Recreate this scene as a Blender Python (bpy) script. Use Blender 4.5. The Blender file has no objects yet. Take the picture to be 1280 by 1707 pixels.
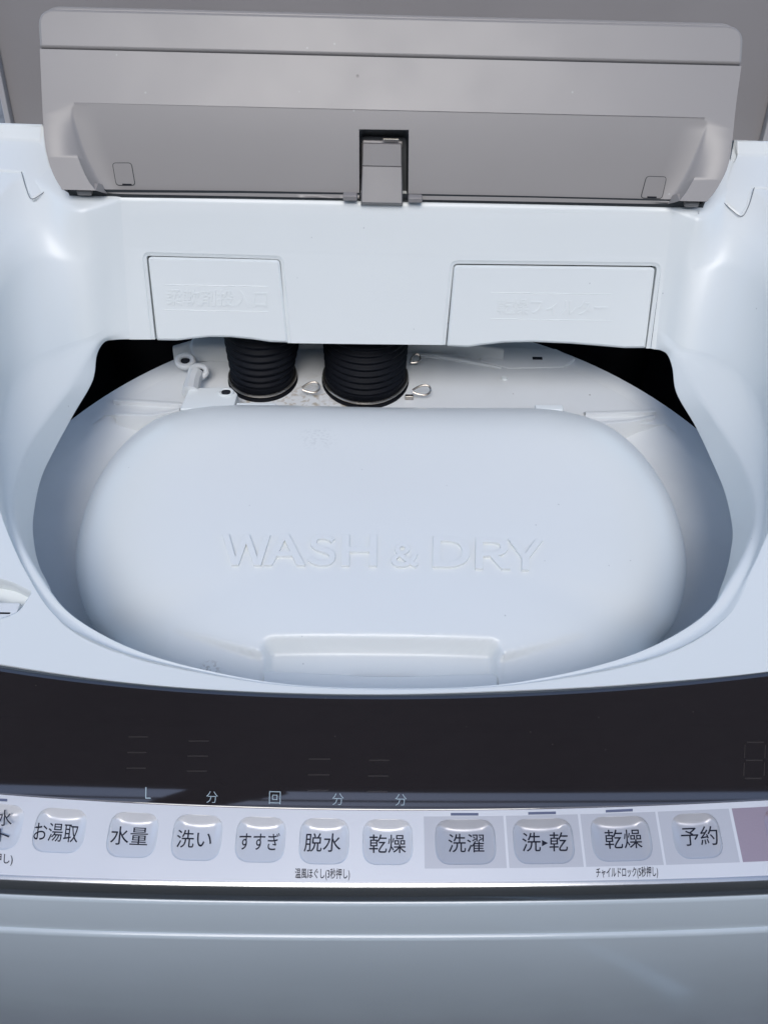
import bpy, bmesh, math, random
import numpy as np
from mathutils import Vector, Matrix
from mathutils.geometry import tessellate_polygon
R_ = math.radians
scene = bpy.context.scene
col = scene.collection
random.seed(4)

# ------------------------------------------------------------------ camera
CZ = 1.30
CAM = np.array([-0.0075, 0.0, CZ])
TH, YAW, ROLL, FPX = R_(50.0), R_(1.32), R_(1.83), 1282.0
F_ = np.array([math.sin(YAW) * math.cos(TH), math.cos(YAW) * math.cos(TH), -math.sin(TH)])
Rr = np.array([math.cos(YAW), -math.sin(YAW), 0.0])
Uu = np.cross(Rr, F_)
RT = Rr * math.cos(ROLL) + Uu * math.sin(ROLL)
UP = -Rr * math.sin(ROLL) + Uu * math.cos(ROLL)
cd = bpy.data.cameras.new('camera')
cam = bpy.data.objects.new('camera', cd)
col.objects.link(cam)
cd.sensor_fit = 'VERTICAL'
cd.sensor_height = 36.0
cd.lens = FPX / 1707.0 * 36.0
cd.clip_start, cd.clip_end = 0.01, 400.0
m = Matrix.Identity(4)
for i in range(3):
    m[i][0], m[i][1], m[i][2], m[i][3] = RT[i], UP[i], -F_[i], CAM[i]
cam.matrix_world = m
scene.camera = cam

# ------------------------------------------------------------------ light
SUN_EL, SUN_AZ = 56.0, 184.0        # azimuth from +Y, clockwise: behind the photographer
w = bpy.data.worlds.new('World')
scene.world = w
w.use_nodes = True
nt = w.node_tree
bg = nt.nodes['Background']
sky = nt.nodes.new('ShaderNodeTexSky')
sky.sky_type = 'NISHITA'
sky.sun_disc = False
sky.sun_elevation = R_(SUN_EL)
sky.sun_rotation = R_(SUN_AZ)
sky.air_density = 1.0
sky.dust_density = 1.2
sky.ozone_density = 1.0
nt.links.new(sky.outputs[0], bg.inputs[0])
bg.inputs[1].default_value = 0.15
sd = bpy.data.lights.new('sun', 'SUN')
sd.energy = 0.8
sd.angle = R_(30)
sd.color = (1.0, 0.98, 0.95)
sun = bpy.data.objects.new('sun', sd)
col.objects.link(sun)
az, el = R_(SUN_AZ), R_(SUN_EL)
dv = Vector((math.sin(az) * math.cos(el), math.cos(az) * math.cos(el), math.sin(el)))
sun.rotation_euler = dv.to_track_quat('Z', 'Y').to_euler()
scene.view_settings.view_transform = 'Standard'
scene.view_settings.look = 'None'
scene.view_settings.gamma = 1.0
scene.view_settings.exposure = 0.76
scene.cycles.use_denoising = True
scene.cycles.max_bounces = 10

# ------------------------------------------------------------------ helpers: geometry
def ray(px, py):
    a = (px - 640.0) / FPX
    b = -(py - 853.5) / FPX
    return F_ + a * RT + b * UP

class Plane:
    """plane through point p with normal n (3-D, metres)"""
    def __init__(s, p, n):
        s.p = np.array(p, float); s.n = np.array(n, float); s.n /= np.linalg.norm(s.n)
    def at(s, px, py):
        d = ray(px, py)
        return CAM + d * (np.dot(s.p - CAM, s.n) / np.dot(d, s.n))
    def off(s, k):
        return Plane(s.p + s.n * k, s.n)
def incline(y1, h1, y2, h2):
    """plane level in x through (y1, CZ-h1) and (y2, CZ-h2), normal facing up / to the front"""
    d = np.array([0, y2 - y1, -(h2 - h1)])
    n = np.cross([1, 0, 0], d)
    if n[2] < 0: n = -n
    return Plane((0, y1, CZ - h1), n)
DECK = incline(.17, .335, .50, .335 - .17 * .33)
WALL = incline(.4727, .365, .518, .2757)
LIDP = incline(.505, .2705, .564, .198)
OUTER = incline(.632, .275, .653, .215)
def level(h): return Plane((0, 0, CZ - h), (0, 0, 1))
def deck_drop(off):
    return Plane((0, .17, CZ - .335 - off), DECK.n)
TUBH, LIDH = .425, .415

class MB:
    def __init__(s): s.v, s.f, s.mi = [], [], []
    def add(s, pts):
        i = len(s.v); s.v += [tuple(map(float, p)) for p in pts]; return i
    def face(s, idx, mi=0): s.f.append(tuple(idx)); s.mi.append(mi)
    def grid(s, rows, closed=False, mi=0, flip=False):
        n = len(rows[0]); b = [s.add(r) for r in rows]
        for j in range(len(rows) - 1):
            for i in range(n if closed else n - 1):
                k = (i + 1) % n
                q = (b[j] + i, b[j] + k, b[j + 1] + k, b[j + 1] + i)
                s.face(q[::-1] if flip else q, mi)
        return b
    def box(s, c, d, mi=0):
        x, y, z = c; a, b_, e = d[0] / 2, d[1] / 2, d[2] / 2
        i = s.add([(x + sx * a, y + sy * b_, z + sz * e) for sz in (-1, 1) for sy in (-1, 1) for sx in (-1, 1)])
        for q in ((0, 2, 3, 1), (4, 5, 7, 6), (0, 1, 5, 4), (2, 6, 7, 3), (0, 4, 6, 2), (1, 3, 7, 5)):
            s.face([i + k for k in q], mi)
    def poly(s, loops3, to2, mi=0):
        """tessellated face with holes; loops3: lists of 3-D points, to2 maps to the plane"""
        fl = [p for l in loops3 for p in l]
        i = s.add(fl)
        tris = tessellate_polygon([[Vector((*to2(p), 0.0)) for p in l] for l in loops3])
        for t in tris: s.face([i + k for k in t], mi)
        return i
    def tube(s, pts, r, seg=8, closed=False, mi=0):
        pts = [Vector(p) for p in pts]; n = len(pts); rows = []
        up = Vector((0.13, 0.21, 0.97)).normalized()
        for k in range(n):
            a = pts[(k - 1) % n] if (closed or k) else pts[0]
            b = pts[(k + 1) % n] if (closed or k < n - 1) else pts[-1]
            t = (b - a).normalized()
            u = t.cross(up)
            if u.length < 1e-4: u = t.cross(Vector((1, 0, 0)))
            u.normalize(); v = t.cross(u)
            rr = r[k] if isinstance(r, (list, tuple)) else r
            rows.append([pts[k] + (u * math.cos(2 * math.pi * q / seg) + v * math.sin(2 * math.pi * q / seg)) * rr for q in range(seg)])
        if closed: rows.append(rows[0])
        b = s.grid(rows, closed=True, mi=mi)
        if not closed:
            s.face([b[0] + q for q in range(seg)][::-1], mi); s.face([b[-1] + q for q in range(seg)], mi)
    def build(s, name, mats, parent=None, smooth=35, bevel=0, seg=2, weld=0):
        me = bpy.data.meshes.new(name)
        me.from_pydata(s.v, [], s.f)
        if not isinstance(mats, (list, tuple)): mats = [mats]
        for m_ in mats: me.materials.append(m_)
        for p, k in zip(me.polygons, s.mi): p.material_index = k
        bm = bmesh.new(); bm.from_mesh(me)
        if weld: bmesh.ops.remove_doubles(bm, verts=bm.verts, dist=weld)
        bmesh.ops.recalc_face_normals(bm, faces=bm.faces) if s.recalc else None
        bm.to_mesh(me); bm.free()
        if smooth:
            me.shade_smooth() if hasattr(me, 'shade_smooth') else me.polygons.foreach_set('use_smooth', [True] * len(me.polygons))
            me.set_sharp_from_angle(angle=R_(smooth))
        o = bpy.data.objects.new(name, me)
        col.objects.link(o)
        if parent: o.parent = parent
        if bevel:
            b = o.modifiers.new('bevel', 'BEVEL'); b.width = bevel; b.segments = seg
            b.limit_method = 'ANGLE'; b.angle_limit = R_(35); b.harden_normals = True
        return o
    recalc = True

def rounded(pts, r, seg=6):
    """2-D closed polyline with rounded corners; r a number or one per corner"""
    out = []; n = len(pts)
    for i in range(n):
        p = np.array(pts[i], float); a = np.array(pts[i - 1], float); b = np.array(pts[(i + 1) % n], float)
        rr = r[i] if isinstance(r, (list, tuple)) else r
        if rr <= 0: out.append(tuple(p)); continue
        da, db = a - p, b - p
        la, lb = np.linalg.norm(da), np.linalg.norm(db)
        q = min(rr, la * .49, lb * .49)
        A, B = p + da / la * q, p + db / lb * q
        for k in range(seg + 1):
            t = k / seg
            out.append(tuple((1 - t) ** 2 * A + 2 * t * (1 - t) * p + t * t * B))
    return out
def inset2(loop, d):
    """shift a closed 2-D loop inward (d>0) for either winding"""
    P = np.array(loop, float); n = len(P)
    area = 0.5 * sum(P[i][0] * P[(i + 1) % n][1] - P[(i + 1) % n][0] * P[i][1] for i in range(n))
    sg = 1 if area > 0 else -1
    out = []
    for i in range(n):
        a, b, c = P[i - 1], P[i], P[(i + 1) % n]
        e1, e2 = b - a, c - b
        l1, l2 = np.linalg.norm(e1) + 1e-12, np.linalg.norm(e2) + 1e-12
        n1 = np.array([-e1[1], e1[0]]) / l1; n2 = np.array([-e2[1], e2[0]]) / l2
        nn = n1 + n2; L = np.linalg.norm(nn)
        nn = nn / max(L, 1e-9); k = max(.35, np.dot(nn, n1))
        out.append(tuple(b + sg * nn * d / k))
    return out
def catmull(P, n, closed=False):
    P = [np.array(p, float) for p in P]; m_ = len(P); out = []
    segs = m_ if closed else m_ - 1
    for i in range(segs):
        p1, p2 = P[i], P[(i + 1) % m_]
        p0 = P[i - 1] if (closed or i) else 2 * p1 - p2
        p3 = P[(i + 2) % m_] if (closed or i < m_ - 2) else 2 * p2 - p1
        for k in range(n):
            t = k / n
            out.append(.5 * (2 * p1 + (p2 - p0) * t + (2 * p0 - 5 * p1 + 4 * p2 - p3) * t * t + (3 * p1 - p0 - 3 * p2 + p3) * t ** 3))
    if not closed: out.append(P[-1])
    return out
def slab(name, loop, plane, thick, mat, parent, bevel=.0008, seg=2, lift=0.0, smooth=35):
    """flat piece: outline in picture units cast on a real plane, thickness behind it"""
    pl = plane.off(lift)
    fr = [plane.at(*p) + plane.n * lift for p in loop]
    bk = [p - plane.n * thick for p in fr]
    b = MB(); i = b.add(fr); j = b.add(bk); n = len(fr)
    b.face(range(i, i + n)); b.face(list(range(j, j + n))[::-1])
    for k in range(n):
        q = (k + 1) % n
        b.face((i + k, i + q, j + q, j + k))
    return b.build(name, mat, parent, bevel=bevel, seg=seg, smooth=smooth)

def tag(o, label=None, cat=None, kind=None, group=None):
    if label: o['label'] = label
    if cat: o['category'] = cat
    if kind: o['kind'] = kind
    if group: o['group'] = group
    return o
def sub(name, parent, label=None):
    o = bpy.data.objects.new(name, None); col.objects.link(o); o.parent = parent
    if label: o['label'] = label
    return o

# ------------------------------------------------------------------ materials
def mat(name, base, rough=.4, metal=0.0, spec=.5, coat=0.0, noise=None, bump=None, stains=None, aniso=None, grime=None):
    m_ = bpy.data.materials.new(name); m_.use_nodes = True
    t = m_.node_tree; b = t.nodes['Principled BSDF']; L = t.links.new
    if name.startswith('smoked'): b.inputs['IOR'].default_value = 2.1; spec = .5
    b.inputs['Roughness'].default_value = rough
    b.inputs['Metallic'].default_value = metal
    b.inputs['Specular IOR Level'].default_value = spec
    b.inputs['Coat Weight'].default_value = coat
    b.inputs['Coat Roughness'].default_value = .06
    tc = t.nodes.new('ShaderNodeTexCoord')
    c = None
    def rgb(v):
        n = t.nodes.new('ShaderNodeRGB'); n.outputs[0].default_value = (*v, 1); return n.outputs[0]
    def mix(a, bb, f):
        n = t.nodes.new('ShaderNodeMix'); n.data_type = 'RGBA'
        L(a, n.inputs[6]); L(bb, n.inputs[7])
        if isinstance(f, float): n.inputs[0].default_value = f
        else: L(f, n.inputs[0])
        return n.outputs[2]
    def nz(scale, detail=3, vec=None, rough_=.5):
        n = t.nodes.new('ShaderNodeTexNoise'); n.inputs['Scale'].default_value = scale
        n.inputs['Detail'].default_value = detail; n.inputs['Roughness'].default_value = rough_
        L(vec or tc.outputs['Object'], n.inputs['Vector']); return n.outputs[0]
    def ramp(v, a, bb):
        n = t.nodes.new('ShaderNodeMapRange'); n.inputs[1].default_value = a; n.inputs[2].default_value = bb
        n.interpolation_type = 'SMOOTHSTEP'
        L(v, n.inputs[0]); return n.outputs[0]
    def mth(op, a, bb):
        n = t.nodes.new('ShaderNodeMath'); n.operation = op
        for k, v in ((0, a), (1, bb)):
            if isinstance(v, (int, float)): n.inputs[k].default_value = v
            else: L(v, n.inputs[k])
        return n.outputs[0]
    c = rgb(base)
    k = noise if noise is not None else .06
    if k:
        c = mix(c, rgb(tuple(v * (1 - k) for v in base)), ramp(nz(9, 4), .35, .7))
    if grime:   # fine dirt specks
        sp, gcol, amt = grime
        vo = t.nodes.new('ShaderNodeTexVoronoi'); vo.inputs['Scale'].default_value = sp / 9.0
        L(tc.outputs['Object'], vo.inputs['Vector'])
        sep = t.nodes.new('ShaderNodeSeparateColor'); L(vo.outputs['Color'], sep.inputs[0])
        f = mth('MULTIPLY', mth('SUBTRACT', 1.0, ramp(vo.outputs['Distance'], .02, .05)), mth('GREATER_THAN', sep.outputs[0], .60))
        c = mix(c, rgb(gcol), mth('MULTIPLY', f, amt))
    for s_ in stains or []:
        (x, y, z), rad, scol, amt, sc = s_
        vm = t.nodes.new('ShaderNodeVectorMath'); vm.operation = 'DISTANCE'
        L(tc.outputs['Object'], vm.inputs[0]); vm.inputs[1].default_value = (x, y, z)
        f = mth('SUBTRACT', 1.0, ramp(vm.outputs['Value'], rad * .25, rad))
        f = mth('MULTIPLY', f, ramp(nz(sc, 3), .5, .62))
        c = mix(c, rgb(scol), mth('MULTIPLY', f, amt))
    L(c, b.inputs['Base Color'])
    rr = ramp(nz(22, 5), .3, .75)
    L(mth('ADD', mth('MULTIPLY', rr, rough * .16), rough * .92), b.inputs['Roughness'])
    if bump:
        sc, st = bump
        bp = t.nodes.new('ShaderNodeBump'); bp.inputs['Strength'].default_value = st
        bp.inputs['Distance'].default_value = .0004
        L(nz(sc, 4), bp.inputs['Height']); L(bp.outputs[0], b.inputs['Normal'])
    return m_
BR = (.22, .17, .11)
GY = (.35, .37, .38)
def st(px, py, r, c_, a, sc, pl):
    p = pl.at(px, py); return (tuple(p), r, c_, a * 1.1, sc * 1.1)
LV = level(.392)
lid_st = [st(530, 745, .020, GY, .22, 420, LV), st(572, 772, .010, GY, .4, 300, LV), st(513, 852, .006, GY, .8, 700, LV),
          st(597, 980, .006, GY, .7, 700, LV), st(660, 965, .008, GY, .6, 600, LV), st(545, 811, .004, GY, .8, 900, LV),
          st(445, 764, .005, GY, .6, 500, LV), st(645, 795, .006, GY, .35, 400, LV), st(313, 775, .003, GY, .6, 600, LV),
          st(1060, 1083, .005, GY, .9, 700, LV), st(350, 1117, .008, BR, .4, 500, LV), st(370, 1059, .003, GY, .9, 800, LV),
          st(740, 770, .008, GY, .25, 300, LV), st(810, 1005, .004, GY, .7, 700, LV), st(463, 895, .006, GY, .4, 500, LV),
          st(690, 905, .004, GY, .8, 600, LV)]
WHITE = mat('white_plastic', (.765, .80, .79), .32, noise=0, bump=(60, .03), grime=(700, GY, .6))
WHITE_LID = mat('white_plastic_cover', (.79, .815, .80), .30, noise=.012, bump=(45, .05), stains=lid_st, grime=(620, GY, .5))
WHITE_OLD = mat('white_plastic_dusty', (.76, .78, .775), .42, noise=.10, bump=(90, .1), grime=(400, (.28, .27, .25), .7),
                stains=[st(420, 660, .03, (.42, .36, .27), .7, 90, level(TUBH)), st(560, 668, .045, (.42, .36, .27), .7, 80, level(TUBH)),
                        st(500, 672, .03, (.38, .30, .2), .5, 220, level(TUBH))])
GREY = mat('lilac_grey_plastic', (.315, .298, .285), .36, noise=.02, bump=(60, .03), grime=(500, (.5, .5, .5), .5),
           stains=[st(596, 127, .0016, (.06, .05, .05), 1.0, 30, LIDP), st(292, 261, .0014, (.8, .8, .8), 1.0, 30, LIDP)])
GREYD = mat('taupe_grey_plastic', (.265, .25, .245), .42, noise=.06, bump=(400, .12))
GLASS = mat('smoked_gloss_panel', (.026, .022, .023), .035, spec=1.0, noise=.1, grime=(1600, (.2, .18, .15), .5))
SILVER = mat('brushed_silver_film', (.80, .80, .805), .36, metal=.25, noise=.04, bump=(1500, .05))
LILAC = mat('pale_lilac_film', (.60, .60, .62), .38, metal=.3, noise=.05, bump=(1500, .06))
PINK = mat('dusty_pink_film', (.42, .34, .39), .34, metal=.35, noise=.06, bump=(900, .12))
CHROME = mat('satin_trim_metal', (.42, .43, .43), .16, metal=.9, noise=.1, bump=(300, .05))
BODY = mat('pearl_grey_front', (.56, .63, .67), .20, noise=.04, coat=.3, bump=(16, .10), grime=(300, (.5, .52, .55), .25))
INK = mat('dark_print', (.020, .021, .034), .6, spec=.2, noise=.1)
INKB = mat('slate_print', (.13, .15, .23), .45, noise=.05)
INKW = mat('pale_print', (.42, .52, .55), .5, noise=.05)
SEG = mat('unlit_display_segment', (.046, .040, .038), .1, noise=.1)
VOID = mat('dark_interior', (.020, .022, .028), .8, noise=.2, spec=.2)  # near-black colour stands in for unlit depth in cabinet and holes
RUBBER = mat('black_rubber', (.004, .005, .008), .6, spec=.15, noise=.2, bump=(500, .2))
STEEL = mat('clamp_steel', (.45, .42, .38), .28, metal=.95, noise=.3, grime=(700, (.2, .09, .03), .9))
GAP = mat('gap_shade_dark', (.03, .035, .04), .6, noise=.1)  # dark colour stands in for shade in gaps and under the lid

# ------------------------------------------------------------------ ground
g = MB(); g.grid([[(x, y, 0) for x in np.linspace(-60, 60, 9)] for y in np.linspace(-60, 60, 9)], flip=False)
GM = mat('worn_concrete', (.26, .25, .235), .9, noise=.45, bump=(30, .8))
tag(g.build('ground', GM), kind='structure')

# ------------------------------------------------------------------ machine
WM = bpy.data.objects.new('washing_machine', None)
col.objects.link(WM)
tag(WM, 'white top loading washer dryer with its grey folding lid open, seen from above', 'washing machine')

XS = .302            # half width of the body
def on_deck(x, y): return np.array([x, y, CZ - .335 - .17 * (.17 - y)])

# ---- top frame: rim loops, station by station (O outer, A ridge, then A1, A2, E, B)
Lst = [  # A0        A1          A2          E           B      drops
 [(205, 335), (216, 535), (217, 541), (218, 552), (219, 566), None],
 [(165, 340), (182, 546), (184, 551), (188, 558), (193, 567), (.070, .072, .075, .0805)],
 [(133, 348), (152, 564), (157, 566), (167, 568), (175, 571), (.070, .072, .075, .080)],
 [(106, 340), (128, 572), (138, 577), (152, 588), (163, 592), (.068, .071, .075, .080)],
 [(78, 314), (92, 586), (102, 598), (128, 630), (156, 635), (.060, .064, .069, .080)],
 [(37, 295), (50, 612), (70, 640), (98, 672), (125, 690), (.052, .056, .062, .078)],
 [(-6, 335), (14, 655), (38, 700), (55, 728), (95, 745), (.042, .047, .052, .072)],
 [(-44, 430), (-4, 725), (14, 765), (33, 785), (70, 798), (.030, .034, .038, .064)],
 [(-60, 570), (-10, 795), (7, 825), (24, 840), (57, 862), (.017, .021, .024, .052)],
 [(-56, 710), (-2, 850), (13, 875), (30, 884), (58, 905), (.006, .009, .010, .040)],
 [(-2, 884), (20, 913), (33, 930), (50, 930), (67, 945), (0, .003, .0025, .036)],
 [(42, 954), (48, 960), (58, 972), (77, 972), (87, 988), (0, .003, .0025, .034)],
 [(66, 1000), (72, 1006), (86, 1012), (108, 1014), None, (0, .0035, .0025, .034)],
 [(97, 1035), (105, 1047), (130, 1046), (154, 1046), None, (0, .0035, .0025, .034)],
 [(135, 1056), (160, 1079), (190, 1079), (215, 1078), None, (0, .003, .002, .034)],
 [(200, 1086), (230, 1104), (262, 1104), (290, 1103), None, (0, .0025, .0015, .034)],
 [(300, 1112), (320, 1122), (350, 1122), (375, 1123), None, (0, .0016, .001, .034)],
 [(430, 1138), (440, 1141), (455, 1141), (470, 1140), None, (0, .0008, .0005, .034)],
]
Cst = [[(540, 1149), (545, 1147.5), (548, 1146.5), (550, 1145.5), None, (0, .0005, .0005, .034)],
       [(640, 1152), (640, 1150), (640, 1149), (640, 1148), None, (0, .0005, .0005, .034)],
       [(740, 1151), (735, 1149), (732, 1148), (730, 1147), None, (0, .0005, .0005, .034)]]
Rst = [
 [(1118, 353), (1096, 548), (1095, 554), (1094, 566), (1092, 583), None],
 [(1148, 356), (1112, 560), (1110, 566), (1107, 575), (1101, 585), (.070, .072, .075, .0805)],
 [(1168, 362), (1136, 582), (1130, 584), (1120, 587), (1111, 592), (.070, .072, .075, .080)],
 [(1190, 350), (1160, 588), (1150, 592), (1135, 602), (1119, 614), (.068, .071, .075, .080)],
 [(1214, 320), (1193, 600), (1180, 612), (1156, 645), (1126, 656), (.060, .064, .069, .080)],
 [(1254, 314), (1228, 626), (1210, 654), (1184, 690), (1158, 712), (.052, .056, .062, .078)],
 [(1290, 352), (1262, 670), (1240, 715), (1222, 745), (1183, 765), (.042, .047, .052, .072)],
 [(1330, 450), (1284, 740), (1267, 785), (1248, 800), (1206, 820), (.030, .034, .038, .064)],
 [(1346, 585), (1292, 815), (1276, 845), (1258, 856), (1219, 880), (.017, .021, .024, .052)],
 [(1343, 720), (1284, 868), (1268, 893), (1248, 900), (1216, 922), (.006, .009, .010, .040)],
 [(1315, 880), (1264, 925), (1250, 945), (1228, 945), (1208, 958), (0, .003, .0025, .036)],
 [(1250, 958), (1242, 966), (1230, 980), (1206, 980), (1196, 993), (0, .003, .0025, .034)],
 [(1262, 985), (1230, 1008), (1206, 1018), (1182, 1017), None, (0, .0035, .0025, .034)],
 [(1205, 1037), (1186, 1058), (1158, 1058), (1130, 1053), None, (0, .0035, .0025, .034)],
 [(1150, 1072), (1122, 1090), (1092, 1090), (1062, 1087), None, (0, .003, .002, .034)],
 [(1080, 1098), (1050, 1114), (1016, 1114), (985, 1111), None, (0, .0025, .0015, .034)],
 [(975, 1122), (955, 1131), (925, 1131), (895, 1131), None, (0, .0016, .001, .034)],
 [(850, 1143), (838, 1145.5), (825, 1145), (812, 1143.5), None, (0, .0008, .0005, .034)],
]
# line where the back wall meets the deck plane
_num = .335 + .17 * .17
_k = (.4727 - .518) / (.365 - .2757)            # wall y per h
YW = (.518 + _k * (_num - .2757)) / (1 + .17 * _k)
def top_pt(px, py):
    p = WALL.at(px, py); return np.array(on_deck(p[0], YW))
def station(s, side):
    A0, A1, A2, E, B, dr = s
    a0 = DECK.at(*A0)
    if dr is None:
        return [top_pt(*A0)] + [WALL.at(*p) for p in (A1, A2, E, B)]
    out = [a0]
    for p, d in zip((A1, A2, E), dr[:3]):
        out.append(deck_drop(d).at(*p))
    if B is None:
        o_ = out[-1] - np.array([0, .33, 0]); o_[2] = 0; o_ /= np.linalg.norm(o_)
        out.append(out[-1] + o_ * .008 + np.array([0, 0, -.034]))
    else:
        out.append(deck_drop(dr[3]).at(*B))
    return out
stations = [station(s, -1) for s in Lst] + [station(s, 0) for s in Cst] + [station(s, 1) for s in reversed(Rst)]
NU = 8
rows = [catmull([s[k] for s in stations], NU) for k in range(5)]
ncol = len(rows[0])
# a smoothed row a little below the ridge keeps the back corners one sweeping curve
mid_ = [a * .70 + c_ * .30 for a, c_ in zip(rows[0], rows[1])]
sm = []
for i in range(ncol):
    wsum = 0; acc = np.zeros(3)
    for j in range(max(0, i - 22), min(ncol, i + 23)):
        lim = min(i, ncol - 1 - i) * .45
        sg_ = max(.3, min(9.0, lim, abs(i - ncol / 2) * .12))
        w_ = math.exp(-((i - j) / sg_) ** 2 / 2); acc += mid_[j] * w_; wsum += w_
    sm.append(acc / wsum)
for k_ in (1, 2, 3):
    src = rows[k_]; new = []
    for i in range(ncol):
        acc = np.zeros(3); wsum = 0
        sg_ = max(.2, min(4.0, min(i, ncol - 1 - i) * .3))
        for j in range(max(0, i - 12), min(ncol, i + 13)):
            w_ = math.exp(-((i - j) / sg_) ** 2 / 2); acc += src[j] * w_; wsum += w_
        new.append(acc / wsum)
    rows[k_] = new
rows.insert(1, sm)
# outward points on the deck next to the ridge; lower return at the inner edge
cen = np.array([0, .30, 0])
cols = []
for i in range(ncol):
    pts = [r[i] for r in rows]
    d = rows[0][min(i + 1, ncol - 1)] - rows[0][max(i - 1, 0)]
    out = np.cross(d, DECK.n); out /= np.linalg.norm(out)
    gap = np.linalg.norm(pts[0] - pts[2])
    ref = pts[0] - rows[2][i] if gap > .012 else pts[0] - np.array([0, .36, pts[0][2]])
    if np.dot(out[:2], ref[:2]) < 0: out = -out
    k = min(.007, max(.0007, gap * .35))
    pre = pts[0] + out * k
    pre[2] = on_deck(pre[0], pre[1])[2]
    inn = pts[5] - cen; inn[2] = 0; inn /= np.linalg.norm(inn)
    post = pts[5] + inn * .010 + np.array([0, 0, -.002])
    cols.append([pre] + pts + [post])
radii = [0, .009, .014, .010, .003, .003, .0012, 0]
def round_col(P):
    out = [P[0]]
    for i in range(1, len(P) - 1):
        p = P[i]; da, db = P[i - 1] - p, P[i + 1] - p
        la, lb = np.linalg.norm(da) + 1e-9, np.linalg.norm(db) + 1e-9
        q = min(radii[i], la * .49, lb * .49)
        A, B = p + da / la * q, p + db / lb * q
        for k in range(6):
            t = k / 5; out.append((1 - t) ** 2 * A + 2 * t * (1 - t) * p + t * t * B)
    out.append(P[-1])
    return out
cols = [round_col(c_) for c_ in cols]
fr = MB()
nr = len(cols[0])
fr.grid([[c_[j] for c_ in cols] for j in range(nr)])
ridge = [c_[0] for c_ in cols]                        # first row, on the deck
seamL, seamR = cols[0], cols[-1]

# ---- front edge of the deck (top edge of the dark panel)
glass_top_px = [(-420, 1015), (-200, 1070), (0, 1107), (200, 1136), (400, 1151.5), (640, 1157), (900, 1149), (1080, 1138), (1280, 1119), (1480, 1085), (1700, 1035)]
gt = catmull([DECK.at(*p) for p in glass_top_px], 8)
gt = [p for p in gt if abs(p[0]) < XS - .004]
# ---- planar deck with the latch pocket cut into it
yb = .573
outer = [np.array(on_deck(-XS, gt[0][1] + .004))] + gt + [np.array(on_deck(XS, gt[-1][1] + .004))]
# sides and shelf behind the lid
outer += [on_deck(XS, y) for y in np.linspace(.22, yb, 8)] + [on_deck(x, yb) for x in np.linspace(XS - .03, -XS + .03, 9)] + [on_deck(-XS, y) for y in np.linspace(yb, .22, 8)]
to2 = lambda p: (float(p[0]), float(p[1]))
pocket_px = rounded([(-46, 962), (8, 963), (55, 986), (34, 1020), (2, 1033), (-46, 1036)], [0, 24, 5, 10, 16, 0])
pocket = [DECK.at(*p) for p in pocket_px]
# wall top edge closes the opening at the back
wt = [top_pt(*p) for p in ((1118, 353), (1050, 351.6), (850, 347.3), (640, 343), (430, 339), (270, 336), (205, 335))]
shelf_edge = [p + np.array([0, .007, 0]) for p in wt]
for p in shelf_edge: p[2] = on_deck(p[0], p[1])[2]
shelf_edge[0], shelf_edge[-1] = ridge[-1], ridge[0]
hole = ridge + shelf_edge[1:-1]
fr.poly([outer, hole, pocket], to2)
# rolled edge between shelf and back wall, sharing the seam ends
ntop = 0
zmin = None
# rows of the seam column lying before the wall (pre .. end of first fillet)
kf = 7
for j in range(kf):
    pass
roll = []
for j in range(kf):
    a, b = seamR[j], seamL[j]
    roll.append([a + (b - a) * ((p[0] - a[0]) / (b[0] - a[0])) for p in [a] + wt[1:-1] + [b]])
fr.grid(roll)
# ---- the flat back wall, notched for the two flaps
def wl(p): return WALL.at(*p)
sL = [c for c in seamL[kf - 1:]]; sR = [c for c in seamR[kf - 1:]]
notch1 = rounded([(252, 566), (236.5, 420), (473, 426.5), (485.5, 572)], [0, 14, 14, 0])
notch2 = rounded([(736.5, 575), (750.5, 433.5), (1103, 437.5), (1083.5, 581)], [0, 14, 16, 0])
def strip_inner(nt_, d=6.2):
    P = np.array(nt_); n = len(P); out = []
    for i in range(n):
        a, c = P[max(i - 1, 0)], P[min(i + 1, n - 1)]
        e = c - a; e /= np.linalg.norm(e); q = P[i] + np.array([-e[1], e[0]]) * d
        if i in (0, n - 1): q[1] = P[i][1] + .3
        out.append(tuple(q))
    return out
bottomL = [p for p in sL]          # from top to the bottom (post included)
# wall outline: along the top (left to right), down the right seam, along bottom, up the left seam
nb = len(sL) - 1
top = roll[-1][::-1]               # left -> right
wallpts = list(top) + [p for p in sR[1:nb]] + [wl((1084.5, 581))] + [wl(p) for p in notch2[::-1]][1:-1] + [wl((736.5, 575))] \
    + [wl((700, 574.6)), wl((600, 573.6))] + [wl(p) for p in notch1[::-1]] + [p for p in sL[1:nb][::-1]]
# remove the duplicate corner
clean = []
for p in wallpts:
    if not clean or np.linalg.norm(np.array(p) - np.array(clean[-1])) > 2e-4: clean.append(p)
fr.poly([clean], lambda p: (float(p[0]), float(p[2])))
for nt_ in (notch1, notch2):
    inner = strip_inner(nt_)
    dn = WALL.n
    r0 = [wl(p) for p in nt_]
    r05 = [wl(tuple(np.array(a) * .75 + np.array(b) * .25)) - dn * .0006 for a, b in zip(nt_, inner)]
    r1 = [wl(p) - dn * .0012 for p in inner]
    r2 = [p - dn * .009 for p in r1]
    fr.grid([r0, r05, r1, r2])
# lip under the bottom edge of the wall
for a, b in (((600, 573.6), (486, 572)), ((736, 575), (600, 573.6)), ((252, 566), (216, 566)), ((1094, 583), (1084, 581))):
    A, B = wl(a), wl(b)
    fr.grid([[A, B], [A + np.array([0, .004, -.001]), B + np.array([0, .004, -.001])], [A + np.array([0, .012, -.0005]), B + np.array([0, .012, -.0005])]])
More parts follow.
